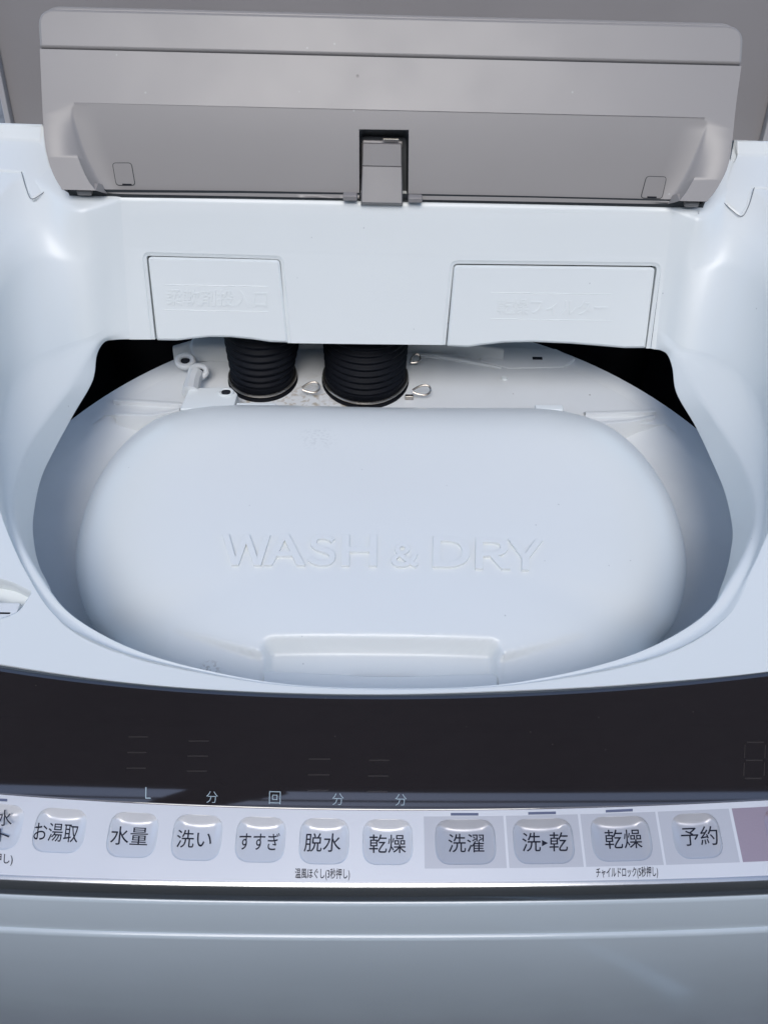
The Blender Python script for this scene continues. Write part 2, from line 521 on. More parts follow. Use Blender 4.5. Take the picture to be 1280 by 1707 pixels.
# edge of the deck along the glass and down the outside
skirt = [np.array(p) for p in outer]
down = [p + np.array([0, 0, -.012]) for p in skirt]
fr.grid([skirt, down], closed=True)
frame = fr.build('top_frame', WHITE, WM, smooth=30, weld=.00005)

# ---- latch pocket
pk = MB()
cP = np.mean(pocket, axis=0)
r1 = [p + (cP - p) / np.linalg.norm(cP - p) * .0009 - DECK.n * .0007 for p in pocket]
r2 = [p + (cP - p) / np.linalg.norm(cP - p) * .0014 - DECK.n * .012 for p in pocket]
pk.grid([pocket, r1, r2], closed=True)
b0 = pk.add(r2); pk.face(range(b0, b0 + len(r2)))
lp = pk.build('latch_pocket', WHITE, WM, smooth=50)
q = level(.334)
lc = MB()
a = DECK.at(-14, 1012) - DECK.n * .006
lc.box(a, (.024, .0075, .006)); lc.box(a + np.array([.0045, -.0045, .0005]), (.010, .006, .005)); lc.box(a + np.array([-.004, .002, .004]), (.008, .004, .003))
lc.build('latch_catch', WHITE_OLD, lp, bevel=.0006)

# ---- flaps in the back wall
def flap(name, top_l, top_r, bot_r, bot_l, wave, label):
    c4 = rounded([top_l, top_r, bot_r, bot_l], [7, 7, 2.5, 2.5], 5)
    # bottom edge between bot_r and bot_l waves upward
    pts = []
    inserted = False
    for k, p in enumerate(c4):
        pts.append(p)
        if k == 17:
            for (x, y) in wave: pts.append((x, y))
    mb = MB()
    lay = []
    for ins, dz in ((0, -.006), (0, -.0012), (1.2, -.0003), (3.6, .0004)):
        l2 = inset2(pts, ins)
        lay.append([WALL.at(*p) + WALL.n * dz for p in l2])
    mb.grid(lay, closed=True)
    mb.poly([lay[-1]], lambda p: (float(p[0]), float(p[2])))
    back = [p for p in lay[0]]
    i = mb.add(back); mb.face(range(i, i + len(back)))
    o = mb.build(name, WHITE, WM, smooth=50)
    o['label'] = label
    return o
f1 = flap('softener_flap', (246.5, 428), (466, 433.5), (480.5, 571.5), (261.5, 567.5),
          [(450, 570.5), (420, 566), (385, 562.5), (350, 562), (320, 565), (295, 568)], 'narrow left flap with raised characters')
f2 = flap('filter_flap', (757, 442), (1092, 446), (1075.5, 580.5), (745, 577.5),
          [(1040, 580.5), (1000, 577), (950, 573), (890, 570.5), (840, 571.5), (800, 576), (780, 579)], 'wide right flap with raised characters')

# ------------------------------------------------------------------ lettering
def glyphs(text, size=1.0, extrude=0.0, offset=0.0, bevel=0.0, res=4):
    cu = bpy.data.curves.new('t', 'FONT')
    cu.body = text; cu.size = size; cu.extrude = extrude; cu.offset = offset
    cu.bevel_depth = bevel; cu.bevel_resolution = 1; cu.resolution_u = res
    o = bpy.data.objects.new('t', cu); col.objects.link(o)
    bpy.context.view_layer.update()
    me = bpy.data.meshes.new_from_object(o.evaluated_get(bpy.context.evaluated_depsgraph_get()))
    V = np.array([v.co for v in me.vertices]) if len(me.vertices) else np.zeros((0, 3))
    Fc = [tuple(p.vertices) for p in me.polygons]
    bpy.data.objects.remove(o); bpy.data.curves.remove(cu); bpy.data.meshes.remove(me)
    return V, Fc
def put_text(name, text, box, place, m_, parent, angle=0.0, raise_=0.0, offset=0.0, bevel=0.0, res=4, skew=0.0):
    """box = (cx, cy, w, h) in picture units; place(px, py, w) -> 3-D point"""
    V, Fc = glyphs(text, 1.0, .5 if raise_ else 0.0, offset, bevel, res)
    lo, hi = V.min(0), V.max(0)
    cx, cy, w_, h_ = box
    U = (V[:, 0] - (lo[0] + hi[0]) / 2) / (hi[0] - lo[0]) * w_
    W_ = -(V[:, 1] - (lo[1] + hi[1]) / 2) / (hi[1] - lo[1]) * h_
    U = U - skew * W_
    ca, sa = math.cos(R_(angle)), math.sin(R_(angle))
    zr = (V[:, 2] - lo[2]) / max(hi[2] - lo[2], 1e-6) * raise_ if raise_ else np.zeros(len(V))
    mb = MB()
    mb.add([place(cx + u * ca - v * sa, cy + u * sa + v * ca, z_) for u, v, z_ in zip(U, W_, zr)])
    for f in Fc: mb.face(f)
    mb.recalc = bool(raise_)
    return mb.build(name, m_, parent, smooth=25 if raise_ else 0)
on_wall = lambda px, py, z_: WALL.at(px, py) + WALL.n * (.0003 + z_)
put_text('raised_characters', '柔軟剤投入口', (361, 497, 168, 29), on_wall, WHITE, f1, angle=1.3, raise_=.00055, bevel=.012)
put_text('raised_characters', '乾燥フィルター', (920, 512, 184, 27), on_wall, WHITE, f2, angle=.8, raise_=.00055, bevel=.012)
for f_, xs, ys in ((f1, (275, 447), (476, 518)), (f2, (818, 1020), (489, 533))):
    for y in ys:
        b = MB()
        p0, p1 = [(xs[0], y - 1.5), (xs[1], y + 1.5)]
        b.tube([WALL.at(*p0) + WALL.n * .00035, WALL.at(*p1) + WALL.n * .00035], .00035, 6)
        b.build('raised_line', WHITE, f_)

# ------------------------------------------------------------------ tub top cover under the frame
TC = sub('tub_cover', WM)
tc_c = np.array([.0025, .2953]); 
zt = CZ - TUBH
def ringrow(r, z, n=160, c_=tc_c): return [(c_[0] + r * math.cos(2 * math.pi * k / n), c_[1] + r * math.sin(2 * math.pi * k / n) * (1 if 2 * k <= n else .70), z) for k in range(n)]
RT_ = .2939
b = MB()
prof = [(RT_ - .004, zt - .05), (RT_ - .001, zt - .012), (RT_, zt - .003), (RT_ - .0015, zt - .0003), (RT_ - .004, zt), (RT_ - .024, zt - .0005), (RT_ - .028, zt - .0025),
        (RT_ - .034, zt - .006), (RT_ - .05, zt - .011), (RT_ - .075, zt - .016), (.19, zt - .018), (.10, zt - .02), (.02, zt - .02)]
b.grid([ringrow(r, z) for r, z in prof], closed=True)
b.build('tub_ring', WHITE_OLD, TC, smooth=40)
# flat shelf at the back carrying the hoses
def lv(px, py, h): return level(h).at(px, py)
b = MB()
ang = [R_(a) for a in np.linspace(32, 148, 40)]
arc = [np.array([tc_c[0] + (RT_ - .020) * math.cos(a), tc_c[1] + (RT_ - .020) * math.sin(a), zt + .0006]) for a in ang]
yh = 1.085 * LIDH + .002
front_ = [np.array([p[0], yh, zt + .0006]) for p in arc]
front2 = [p + np.array([0, -.004, -.020]) for p in front_]
b.grid([arc, [a_ * .5 + c_ * .5 for a_, c_ in zip(arc, front_)], front_, front2])
b.build('hinge_shelf', WHITE_OLD, TC)
# raised wall at the back of the shelf, with slotted bracket
b = MB()
bw = [lv(x, y, TUBH - .012) for x, y in ((288, 580), (340, 565), (480, 560), (640, 562), (760, 570), (840, 582), (868, 592), (1000, 598))]
def wallstrip(pts, h0, h1, th):
    up_ = [np.array([p[0], p[1], CZ - h1]) for p in pts]
    lo_ = [np.array([p[0], p[1] - .004, CZ - h0]) for p in pts]
    bk_ = [p + np.array([0, th, 0]) for p in up_]
    bl_ = [p + np.array([0, th, -(h0 - h1)]) for p in up_]
    return [lo_, up_, bk_, bl_]
b.grid(wallstrip(bw[:6], TUBH, TUBH - .012, .004))
b.build('back_upstand', WHITE_OLD, TC, bevel=.0015, smooth=60)
br = MB()
P3 = [lv(862, 579, TUBH - .006), lv(926, 581, TUBH - .006), lv(960, 597, TUBH - .004), lv(938, 612, TUBH - .0012), lv(848, 614, TUBH - .0012), lv(800, 601, TUBH - .0012), lv(800, 578, TUBH - .006)]
i = br.add(P3); j = br.add([p - np.array([0, 0, .004]) for p in P3]); n = len(P3)
br.face(range(i, i + n)); br.face(list(range(j, j + n))[::-1])
for k in range(n): br.face((i + k, i + (k + 1) % n, j + (k + 1) % n, j + k))
bro = br.build('slotted_bracket', WHITE_OLD, TC, bevel=.001)
b = MB(); c0 = lv(895, 598.5, TUBH - .0028)
b.box(c0 + np.array([0, 0, .0006]), (.0085, .0030, .0012)); b.build('slot', VOID, bro)
b = MB(); b.tube([lv(840, 632, TUBH) + np.array([0, 0, .0005]), lv(840, 632, TUBH) + np.array([0, 0, .002])], [.0028, .0022], 12); b.build('moulded_pip', WHITE, TC)
b = MB(); b.tube([lv(x, y, TUBH - .0012) for x, y in ((690, 590), (740, 596), (790, 605), (835, 613))], [.0016, .0024, .002, .001], 8); b.build('moulded_rib', WHITE_OLD, TC)
# stiffening ribs either side of the hinge
for pts in (((190, 664), (300, 671), (310, 676)), ((192, 688), (255, 690), (300, 680)), ((975, 687), (1040, 685), (1092, 683)), ((1000, 704), (1050, 700), (1090, 692))):
    b = MB(); pp = [lv(x, y, TUBH - .004) for x, y in pts]
    wdt = .0022
    lo_ = [p + np.array([0, -.006, -.014]) for p in pp]
    t0 = [p + np.array([0, -wdt, -.0005]) for p in pp]; t1 = [p + np.array([0, 0, 0]) for p in pp]; t2 = [p + np.array([0, .0015, -.001]) for p in pp]
    bk = [p + np.array([0, .003, -.014]) for p in pp]
    b.grid([lo_, t0, t1, t2, bk]); b.build('stiffening_rib', WHITE_OLD, TC, smooth=60)
# hinge knuckles and tab behind the left hoses
hk = MB()
P4 = [lv(316, 646, .409), lv(385, 645, .409), lv(396, 656, .409), lv(390, 680, .409), (lv(300, 682, .409))]
i = hk.add(P4); j = hk.add([p - np.array([0, 0, .012]) for p in P4]); n = len(P4)
hk.face(range(i, i + n)); hk.face(list(range(j, j + n))[::-1])
for k in range(n): hk.face((i + k, i + (k + 1) % n, j + (k + 1) % n, j + k))
hko = hk.build('hinge_tab', WHITE, TC, bevel=.001)
b = MB(); b.tube([lv(377, 654, .4089), lv(377, 654, .4089) + np.array([0, 0, .0004])], [.0036, .0036], 16); b.build('hinge_hole', VOID, hko)
b = MB(); b.tube([lv(377, 654, .4085) + np.array([.0055 * math.cos(a), .0040 * math.sin(a), 0]) for a in np.linspace(0, 2 * math.pi, 20)[:-1]], .0009, 6, closed=True); b.build('hole_rim', WHITE, hko)
for (x, y) in ((309, 600), (331, 618)):
    b = MB(); c0 = lv(x, y, .412)
    b.tube([c0 + np.array([.0065 * math.cos(a), .005 * math.sin(a), -.001 + .002 * math.sin(a)]) for a in np.linspace(0, 2 * math.pi, 20)[:-1]], .0024, 8, closed=True)
    b.tube([c0 + np.array([0, 0, -.006]), c0 + np.array([0, 0, -.001])], [.006, .0045], 12)
    o = b.build('hinge_knuckle', WHITE_OLD, TC)
    b = MB(); b.tube([c0 + np.array([0, 0, -.0008]), c0 + np.array([0, 0, -.0004])], [.0038, .0038], 12); b.build('hinge_hole', VOID, o)
b = MB(); b.tube([lv(328, 622, .413), lv(322, 636, .413), lv(318, 655, .412)], [.006, .0065, .007], 10); b.build('hinge_arm', WHITE_OLD, TC)
b = MB()
for x, y, w_ in ((310, 581, .05),):
    c0 = lv(355, 584, TUBH - .008); b.box(c0, (.036, .012, .02))
b.build('moulded_block', WHITE_OLD, TC, bevel=.004, seg=3)
for x0, x1 in ((395, 460), (890, 938)):
    b = MB(); a, c_ = lv(x0, 679, .409), lv(x1, 681 if x0 < 500 else 687, .409)
    b.box((a + c_) / 2, (c_[0] - a[0], .006, .006)); b.build('hinge_stop', WHITE, TC, bevel=.001)

# ------------------------------------------------------------------ inner cover with raised words
IC = sub('inner_cover', WM, 'white domed inner cover with raised words')
half_l = [(640, 679), (480, 677), (370, 678), (300, 686), (248, 705), (200, 746), (160, 806), (136, 872), (127, 935), (134, 990), (152, 1038), (186, 1085)]
half_r = [(1090, 1085), (1122, 1040), (1138, 993), (1143, 940), (1133, 878), (1110, 816), (1068, 754), (1018, 712), (960, 691), (900, 683), (790, 681)]
Lp = [lv(x, y, LIDH)[:2] for x, y in half_l]; Rp = [lv(x, y, LIDH)[:2] for x, y in half_r]
# hidden front of the oval, from symmetry
fr_ = [(-.153, .205), (-.125, .172), (-.07, .145), (.0025, .138), (.075, .145), (.13, .172), (.158, .205)]
ctrl = Lp + [np.array(p) for p in fr_] + Rp
NA = 12
outl = np.array(catmull(ctrl, NA, closed=True)); n_out = len(outl)
cc = np.array([.0025, .300])
LIDZ = CZ - LIDH
def smooth_(t): t = np.clip(t, 0, 1); return t * t * (3 - 2 * t)
outang = np.arctan2(outl[:, 1] - cc[1], outl[:, 0] - cc[0])
order = np.argsort(outang)
oa = np.concatenate([outang[order] - 2 * math.pi, outang[order], outang[order] + 2 * math.pi])
orad = np.linalg.norm(outl - cc, axis=1)[order]; orad = np.concatenate([orad] * 3)
HT, HB = .036, .0
def dome(x, y):
    a = math.atan2(y - cc[1], x - cc[0]); t = math.hypot(x - cc[0], y - cc[1]) / float(np.interp(a, oa, orad))
    t = min(t, 1.0)
    # rear edge is crisper than the sides
    back = max(0.0, math.sin(a)) ** 2
    p = 3.5 + 4.5 * back
    z = HT * (1 - t ** p) ** (.62 - .1 * back)
    z *= 1 - .16 * (t ** 2)
    z -= back * .012 * t ** 2 * 0
    return z - .012 * t ** 2 * back
# handle recess: a scoop between hx0..hx1, lower than hy
hl, hr = lv(447, 1076, .392), lv(824, 1080, .392)
hx0, hx1, hy = hl[0], hr[0], (hl[1] + hr[1]) / 2
def cover_z(x, y):
    z = dome(x, y)
    sx = smooth_((x - (hx0 - .004)) / .008) * smooth_(((hx1 + .004) - x) / .008)
    sy = smooth_((hy + .0015 - y) / .006)
    z -= .011 * sx * sy
    # creases running out from the handle corners
    for s_, xc in ((-1, hx0 - .002), (1, hx1 + .002)):
        u = (x - xc) * s_
        if -.002 < u < .056:
            yc_ = hy - .008 + .017 * (max(u, 0.0) / .05) ** 1.15
            k = 1 - u / .056
            dd = (yc_ - y)
            z -= .0048 * k * smooth_(dd / .0022) * smooth_(1 - (dd - .006) / (.045)) * smooth_((u + .002) / .004)
    return z
b = MB()
NR = 110
rows_ = []
ts = [math.sin(math.pi / 2 * k / NR) for k in range(2, NR + 1)]
oo = outl[::-1]
# resample the outline evenly
seg_ = np.linalg.norm(np.diff(np.vstack([oo, oo[:1]]), axis=0), axis=1); cum = np.concatenate([[0], np.cumsum(seg_)])
NS = 720
ss = np.linspace(0, cum[-1], NS, endpoint=False); o2 = np.vstack([oo, oo[:1]])
oe = np.stack([np.interp(ss, cum, o2[:, k]) for k in (0, 1)], 1)
for t in ts:
    P = cc + (oe - cc) * t
    rows_.append([(p[0], p[1], LIDZ - .0 + cover_z(p[0], p[1])) for p in P])
ci = b.add([(cc[0], cc[1], LIDZ + cover_z(*cc))])
bb = b.grid(rows_, closed=True)
for k in range(NS): b.face((ci, bb[0] + k, bb[0] + (k + 1) % NS))
sk = [(p[0], p[1], LIDZ - .004) for p in oe]; sk2 = [(cc[0] + (p[0] - cc[0]) * .985, cc[1] + (p[1] - cc[1]) * .985, LIDZ - .038) for p in oe]
b.grid([rows_[-1], sk, sk2], closed=True)
cov = b.build('cover_panel', WHITE_LID, IC, smooth=60, weld=.00002)
def on_cover(px, py, z_):
    d = ray(px, py); h = .39
    for _ in range(6):
        p = CAM + d * (h / -d[2]); h = LIDH - dome(p[0], p[1])
    return p + np.array([0, 0, z_ - .0001])
for ch, x0, x1, y0, y1 in (('Ｗ', 371, 451, 894, 945), ('Ａ', 441, 509, 893, 945), ('Ｓ', 514, 559, 893, 946), ('Ｈ', 570, 628, 894, 946),
                           ('＆', 652, 697, 909, 948), ('Ｄ', 721, 783, 897, 948), ('Ｒ', 792, 850, 899, 951), ('Ｙ', 846, 904, 902, 953)):
    put_text('raised_letter', ch, ((x0 + x1) / 2, (y0 + y1) / 2, x1 - x0, y1 - y0), on_cover, WHITE_LID, cov, angle=.6, raise_=.0023, bevel=.022, res=6)
# pull handle at the front of the inner cover
hp = [(439, 1121), (450, 1118), (640, 1128), (818, 1122), (829, 1126), (831, 1175), (438, 1175)]
b = MB()
base = [lv(x, y, .3905) for x, y in rounded(hp, [5, 8, 60, 8, 5, 0, 0])]
i = b.add(base); j = b.add([p - np.array([0, 0, .016]) for p in base]); n = len(base)
b.face(range(i, i + n)); b.face(list(range(j, j + n))[::-1])
for k in range(n): b.face((i + k, i + (k + 1) % n, j + (k + 1) % n, j + k))
b.build('pull_handle', WHITE_LID, IC, bevel=.0012, seg=3)
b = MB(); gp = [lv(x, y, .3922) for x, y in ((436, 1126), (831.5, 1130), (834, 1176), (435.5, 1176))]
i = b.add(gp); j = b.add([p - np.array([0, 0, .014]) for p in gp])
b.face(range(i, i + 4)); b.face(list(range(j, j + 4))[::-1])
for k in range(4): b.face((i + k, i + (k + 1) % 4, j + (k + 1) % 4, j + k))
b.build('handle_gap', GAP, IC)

# ------------------------------------------------------------------ drying hoses
def hose(cx, cy, r, n_rib, top_off, name, label, rr_top):
    H = sub(name, WM, label)
    c0 = lv(cx, cy, TUBH)
    rows2 = []; zs = []
    h_ = .062
    N = n_rib * 8
    for k in range(N + 1):
        t = k / N
        rad = r * (1 - t) + rr_top * t
        rad += .0018 * (0.5 - .5 * math.cos(2 * math.pi * t * n_rib)) if t > .0 else 0
        ctr = c0 + np.array([top_off[0] * t, top_off[1] * t ** 1.2, .010 + h_ * t])
        rows2.append([ctr + np.array([rad * math.cos(a), rad * math.sin(a), 0]) for a in np.linspace(0, 2 * math.pi, 49)[:-1]])
    b = MB(); b.grid(rows2, closed=True); b.build('bellows', RUBBER, H, smooth=70)
    b = MB()
    b.grid([[c0 + np.array([q * math.cos(a), q * math.sin(a), z]) for a in np.linspace(0, 2 * math.pi, 49)[:-1]] for q, z in ((r + .005, 0.0007), (r + .005, .002), (r + .0025, .003), (r + .0022, .0105), (r, .0112))], closed=True)
    b.build('cuff', RUBBER, H, smooth=40)
    b = MB(); b.tube([c0 + np.array([(r + .0035) * math.cos(a), (r + .0035) * math.sin(a), .0055]) for a in np.linspace(0, 2 * math.pi, 41)[:-1]], .0011, 8, closed=True)
    cl = b.build('wire_clamp', STEEL, H)
    return H, c0, cl
H1, c1, cl1 = hose(439, 633, .0240, 12, (.004, .040), 'drying_hose', 'narrower black ribbed hose with rusty clamp', .0375)
H2, c2, cl2 = hose(609, 634, .0315, 14, (.000, .046), 'drying_hose', 'wider black ribbed hose with wire clamp', .037)
def clamp_loop(px, py, L, wd, ang_, parent):
    c0 = lv(px, py, TUBH - .008); pts = []
    ca, sa = math.cos(R_(ang_)), math.sin(R_(ang_))
    for t in np.linspace(-math.pi + .35, math.pi - .35, 16):
        u = L * .5 * (1 + math.cos(t)) ; v = wd * math.sin(t) * (.35 + .65 * (1 + math.cos(t)) / 2)
        pts.append(c0 + np.array([u * ca - v * sa, (u * sa + v * ca) * .7, (u * sa + v * ca) * .7]))
    b = MB(); b.tube(pts, .00085, 6); b.build('wire_loop', STEEL, parent)
clamp_loop(503, 648, .0145, .0058, 8, cl1)
clamp_loop(687, 652, .0150, .0055, 6, cl2)
clamp_loop(684, 604, .0095, .0045, 35, cl2)
b = MB(); b.box(lv(682, 662, TUBH - .003), (.007, .003, .004)); b.build('clamp_screw', STEEL, cl2, bevel=.0006)

# ------------------------------------------------------------------ cabinet below (dark inside)
b = MB()
yf = .05
YC = .68
b.box((0, YC - .002, .5), (2 * XS, .004, 1.0))
b.box((0, (YC + yb) / 2 - .002, CZ - .292), (2 * XS - .002, YC - yb, .008))
for s_ in (-1, 1): b.box((s_ * (XS - .002), (YC + .12) / 2, .45), (.004, YC - .12, .90))
b.box((0, .36, .02), (2 * XS, .60, .04))
b.build('cabinet', BODY, WM, bevel=.001)
b = MB()
xi, y0, y1, z0, z1 = XS - .006, .105, YC - .006, .05, .915
V = [(-xi, y0), (xi, y0), (xi, y1), (-xi, y1)]
b.grid([[(x, y, z0) for x, y in V], [(x, y, z1) for x, y in V]], closed=True)
b.face([b.add([(x, y, z0) for x, y in V]) + k for k in range(4)])
b.build('cabinet_lining', VOID, WM)
b = MB(); b.grid([ringrow(r, z, 96) for r, z in ((RT_ - .006, zt - .035), (RT_ - .012, zt - .30), (RT_ - .03, .35))], closed=True); b.build('outer_tub', WHITE_OLD, WM)

# ------------------------------------------------------------------ control panel
CP = sub('control_panel', WM)
def dk(px, py, lift=0.0): return DECK.at(px, py) + DECK.n * lift
def curve_px(pts, n=8): return catmull(pts, n)
glass_t = [(-420, 1017), (-200, 1072), (0, 1112), (200, 1140.5), (400, 1156), (640, 1161.5), (900, 1153.5), (1080, 1142), (1280, 1123.5), (1480, 1090), (1700, 1040)]
strip_t = [(-420, 1283), (-200, 1306), (0, 1325.5), (160, 1335), (320, 1343), (640, 1352), (880, 1349.5), (1080, 1343), (1280, 1334.5), (1480, 1322), (1700, 1305)]
strip_b = [(-420, 1425), (-200, 1445), (0, 1458.5), (160, 1464), (320, 1467.5), (640, 1471), (880, 1470), (1080, 1466), (1280, 1459), (1480, 1448), (1700, 1432)]
def yline(tab):
    C = [DECK.at(*p) for p in tab]; return np.polyfit([c_[0] for c_ in C[1:-1]], [c_[1] for c_ in C[1:-1]], 4)
g_t, s_t, s_b = yline(glass_t), yline(strip_t), yline(strip_b)
def strip_pt(x, v, lift=0.0, a=None, c_=None):
    """x across, v from 0 (back) to 1 (front) between two lines"""
    ya, yc = np.polyval(s_t if a is None else a, x), np.polyval(s_b if c_ is None else c_, x)
    y = ya + (yc - ya) * v
    return on_deck(x, y) + DECK.n * lift
XP = .292
xs = np.linspace(-XP, XP, 90)
# seal between deck and panel
b = MB()
b.grid([[on_deck(x, np.polyval(g_t, x) + d) + DECK.n * z for x in xs] for d, z in ((.0022, -.004), (.0014, -.0009), (.0006, -.0004), (.0001, -.0010), (-.001, -.004))])
b.build('rubber_seal', mat('seal_grey', (.10, .12, .14), .35), CP, smooth=60)
# smoked display window, very slightly crowned
b = MB()
gl = []
for v in [0, .004, .010, .018] + list(np.linspace(.04, .96, 20)) + [.985, .992, 1]:
    edge = min(1, v / .018, (1 - v) / .008)
    crown = .0006 * 4 * v * (1 - v) - .0002 * (1 - smooth_(edge))
    gl.append([strip_pt(x, v, crown, g_t, s_t) for x in xs])
b.grid(gl)
b.grid([gl[0], [p - DECK.n * .006 for p in gl[0]]]); b.grid([gl[-1], [p - DECK.n * .004 for p in gl[-1]]])
glass = b.build('display_window', GLASS, CP, smooth=60)
def on_glass(px, py, z_):
    p = DECK.at(px, py); ya, yc = np.polyval(g_t, p[0]), np.polyval(s_t, p[0]); v = (p[1] - ya) / (yc - ya)
    return p + DECK.n * (.0006 * 4 * v * (1 - v) + .00012 + z_)
for ch, x, y, w_, h_ in (('L', 247.5, 1322, 9, 19), ('分', 354, 1329, 19, 19), ('回', 458.5, 1330, 19, 21), ('分', 563.5, 1332.5, 19, 19), ('分', 668, 1333.5, 19, 19)):
    put_text('printed_unit', ch, (x, y, w_, h_), on_glass, INKW, glass, angle=1.5 if x < 500 else 0, offset=-.012)
def seg_bar(x0, y0, x1, y1, wd=2.4):
    b = MB(); d = np.array([x1 - x0, y1 - y0], float); d /= np.linalg.norm(d); nn = np.array([-d[1], d[0]]) * wd / 2
    P = [(x0 + nn[0], y0 + nn[1]), (x1 + nn[0], y1 + nn[1]), (x1 - nn[0], y1 - nn[1]), (x0 - nn[0], y0 - nn[1])]
    i = b.add([on_glass(px, py, -.00004) for px, py in P]); b.face(range(i, i + 4)); b.recalc = False
    b.build('display_segment', SEG, glass, smooth=0)
for x, y, w_, hh in ((231, 1229, 32, 26), (332, 1236, 34, 25), (533, 1266, 36, 26), (632, 1268, 34, 26), (1257, 1238, 28, 30)):
    for k in range(3): seg_bar(x - w_ / 2 - k * 1.5, y + hh * k, x + w_ / 2 - k * 1.5, y + hh * k)
    for k in range(2):
        for s_ in (-1, 1) if x > 1000 else (): seg_bar(x + s_ * (w_ / 2 + 3) - k, y + hh * k + 4, x + s_ * (w_ / 2 + 3) - k - 1, y + hh * (k + 1) - 4, 1.8 if x > 1000 else 1.2)

# silver strip with dished keys ---------------------------------------------------
keys = [  # x0, x1, y0, y1 (dish), text, text box, cell kind
 (-46, 38, 1340, 1416, None, None, 0),
 (57, 143, 1347, 1422, 'お湯取', (94, 1387.5, 74, 31, 3.0), 0),
 (180, 263, 1354, 1430, '水量', (216, 1393.5, 62, 31, 2.0), 0),
 (287, 370, 1358, 1435, '洗い', (324, 1398.5, 58, 30, 1.5), 0),
 (393, 476, 1361.5, 1438, 'すすぎ', (432.5, 1402.5, 67, 29, 1.0), 0),
 (499, 582, 1364, 1441, '脱水', (538, 1404.5, 61, 31, .5), 0),
 (604, 688, 1365.5, 1442, '乾燥', (646, 1406.5, 61, 31, 0), 0),
 (725, 826, 1366, 1441.5, '洗濯', (777, 1405.5, 60, 31, 0), 1),
 (855, 956, 1364.5, 1440.5, '洗▸乾', (908, 1403.5, 76, 32, -.6), 1),
 (985, 1085, 1360.5, 1436, '乾燥', (1038.5, 1398.5, 62, 32, -1.5), 1),
 (1121, 1201, 1355.5, 1431.5, '予約', (1165, 1393.5, 61, 32, -2.0), 1),
 (1276, 1370, 1346, 1424, None, None, 2),
]
cells = [(-90, 46), (46, 155), (155, 275), (275, 381.5), (381.5, 487.5), (487.5, 593), (593, 704), (707, 841.5), (845.5, 967.5), (971.5, 1098.5), (1102.5, 1223), (1228, 1420)]
cellmat = [0] * 7 + [1] * 4 + [2]
# measured in strip coordinates (x, v)
def sv(px, py):
    p = DECK.at(px, py); ya, yc = np.polyval(s_t, p[0]), np.polyval(s_b, p[0]); return p[0], (p[1] - ya) / (yc - ya)
b = MB()
TOPV, BOTV = .085, .815
def line_x(px, v):
    """x in metres of the column that sits at picture column px, mid strip"""
    return sv(px, 1400)[0] 
edges = [(sv(c_[0], 1400 - 0)[0], sv(c_[1], 1400)[0]) for c_ in cells]
# fix edges by iterating so the column passes px at its own mid height
def mid_x(px):
    y = 1400.0
    for _ in range(5):
        p = DECK.at(px, y); x = p[0]
        q_ = strip_pt(x, .45)
        # picture row of q_
        d = q_ - CAM; y = 853.5 - FPX * np.dot(d, UP) / np.dot(d, F_)
    return x
edges = [(mid_x(a), mid_x(c_)) for a, c_ in cells]
BUT = []
ND = 64
for kidx, (K, (xa, xb)) in enumerate(zip(keys, edges)):
    x0, x1, y0, y1 = K[:4]
    (ax, av), (bx, bv) = sv(x0, (y0 + y1) / 2), sv(x1, (y0 + y1) / 2)
    _, vt = sv((x0 + x1) / 2, y0); _, vb = sv((x0 + x1) / 2, y1)
    # rounded outline in (x, v); corner radius in metres
    Hs = abs(np.polyval(s_t, ax) - np.polyval(s_b, ax))
    c4 = [(ax, vt * Hs), (bx, vt * Hs), (bx, vb * Hs), (ax, vb * Hs)]
    rl = rounded(c4, .0066, 10)
    # resample by angle about the centre so it matches the cell border
    cx_, cy_ = (ax + bx) / 2, (vt + vb) / 2 * Hs
    RL = np.array(rl); an = np.arctan2(RL[:, 1] - cy_, RL[:, 0] - cx_)
    angs = np.linspace(-math.pi, math.pi, ND, endpoint=False)
    # make sure border corners are hit
    def hit_poly(a_, P):
        d = np.array([math.cos(a_), math.sin(a_)]); best = None
        for k in range(len(P)):
            p, q_ = P[k] - np.array([cx_, cy_]), P[(k + 1) % len(P)] - np.array([cx_, cy_])
            e = q_ - p; den = d[0] * e[1] - d[1] * e[0]
            if abs(den) < 1e-12: continue
            t_ = (p[0] * e[1] - p[1] * e[0]) / den; u_ = (p[0] * d[1] - p[1] * d[0]) / den
            if t_ > 0 and -1e-9 <= u_ <= 1 + 1e-9 and (best is None or t_ < best): best = t_
        return np.array([cx_, cy_]) + d * best
    tv, bvv = TOPV * Hs, BOTV * Hs
    border = [np.array(p) for p in ((xa, tv), (xb, tv), (xb, bvv), (xa, bvv))]
    ca = [math.atan2(p[1] - cy_, p[0] - cx_) for p in border]
    angs = np.array(sorted(list(angs) + ca))
    inn = [hit_poly(a_, RL) for a_ in angs]; outb = [hit_poly(a_, border) for a_ in angs]
    mi = cellmat[kidx]
    ro = [strip_pt(p[0], p[1] / Hs) for p in outb]
    rm = [strip_pt(*(lambda q_: (q_[0], q_[1] / Hs))(o_ * .12 + i_ * .88)) for o_, i_ in zip(outb, inn)]
    ri = [strip_pt(p[0], p[1] / Hs) for p in inn]
    b.grid([ro, rm, ri], closed=True, mi=mi)
    BUT.append((kidx, inn, Hs, (cx_, cy_), (bx - ax) / 2, (vb - vt) / 2 * Hs))
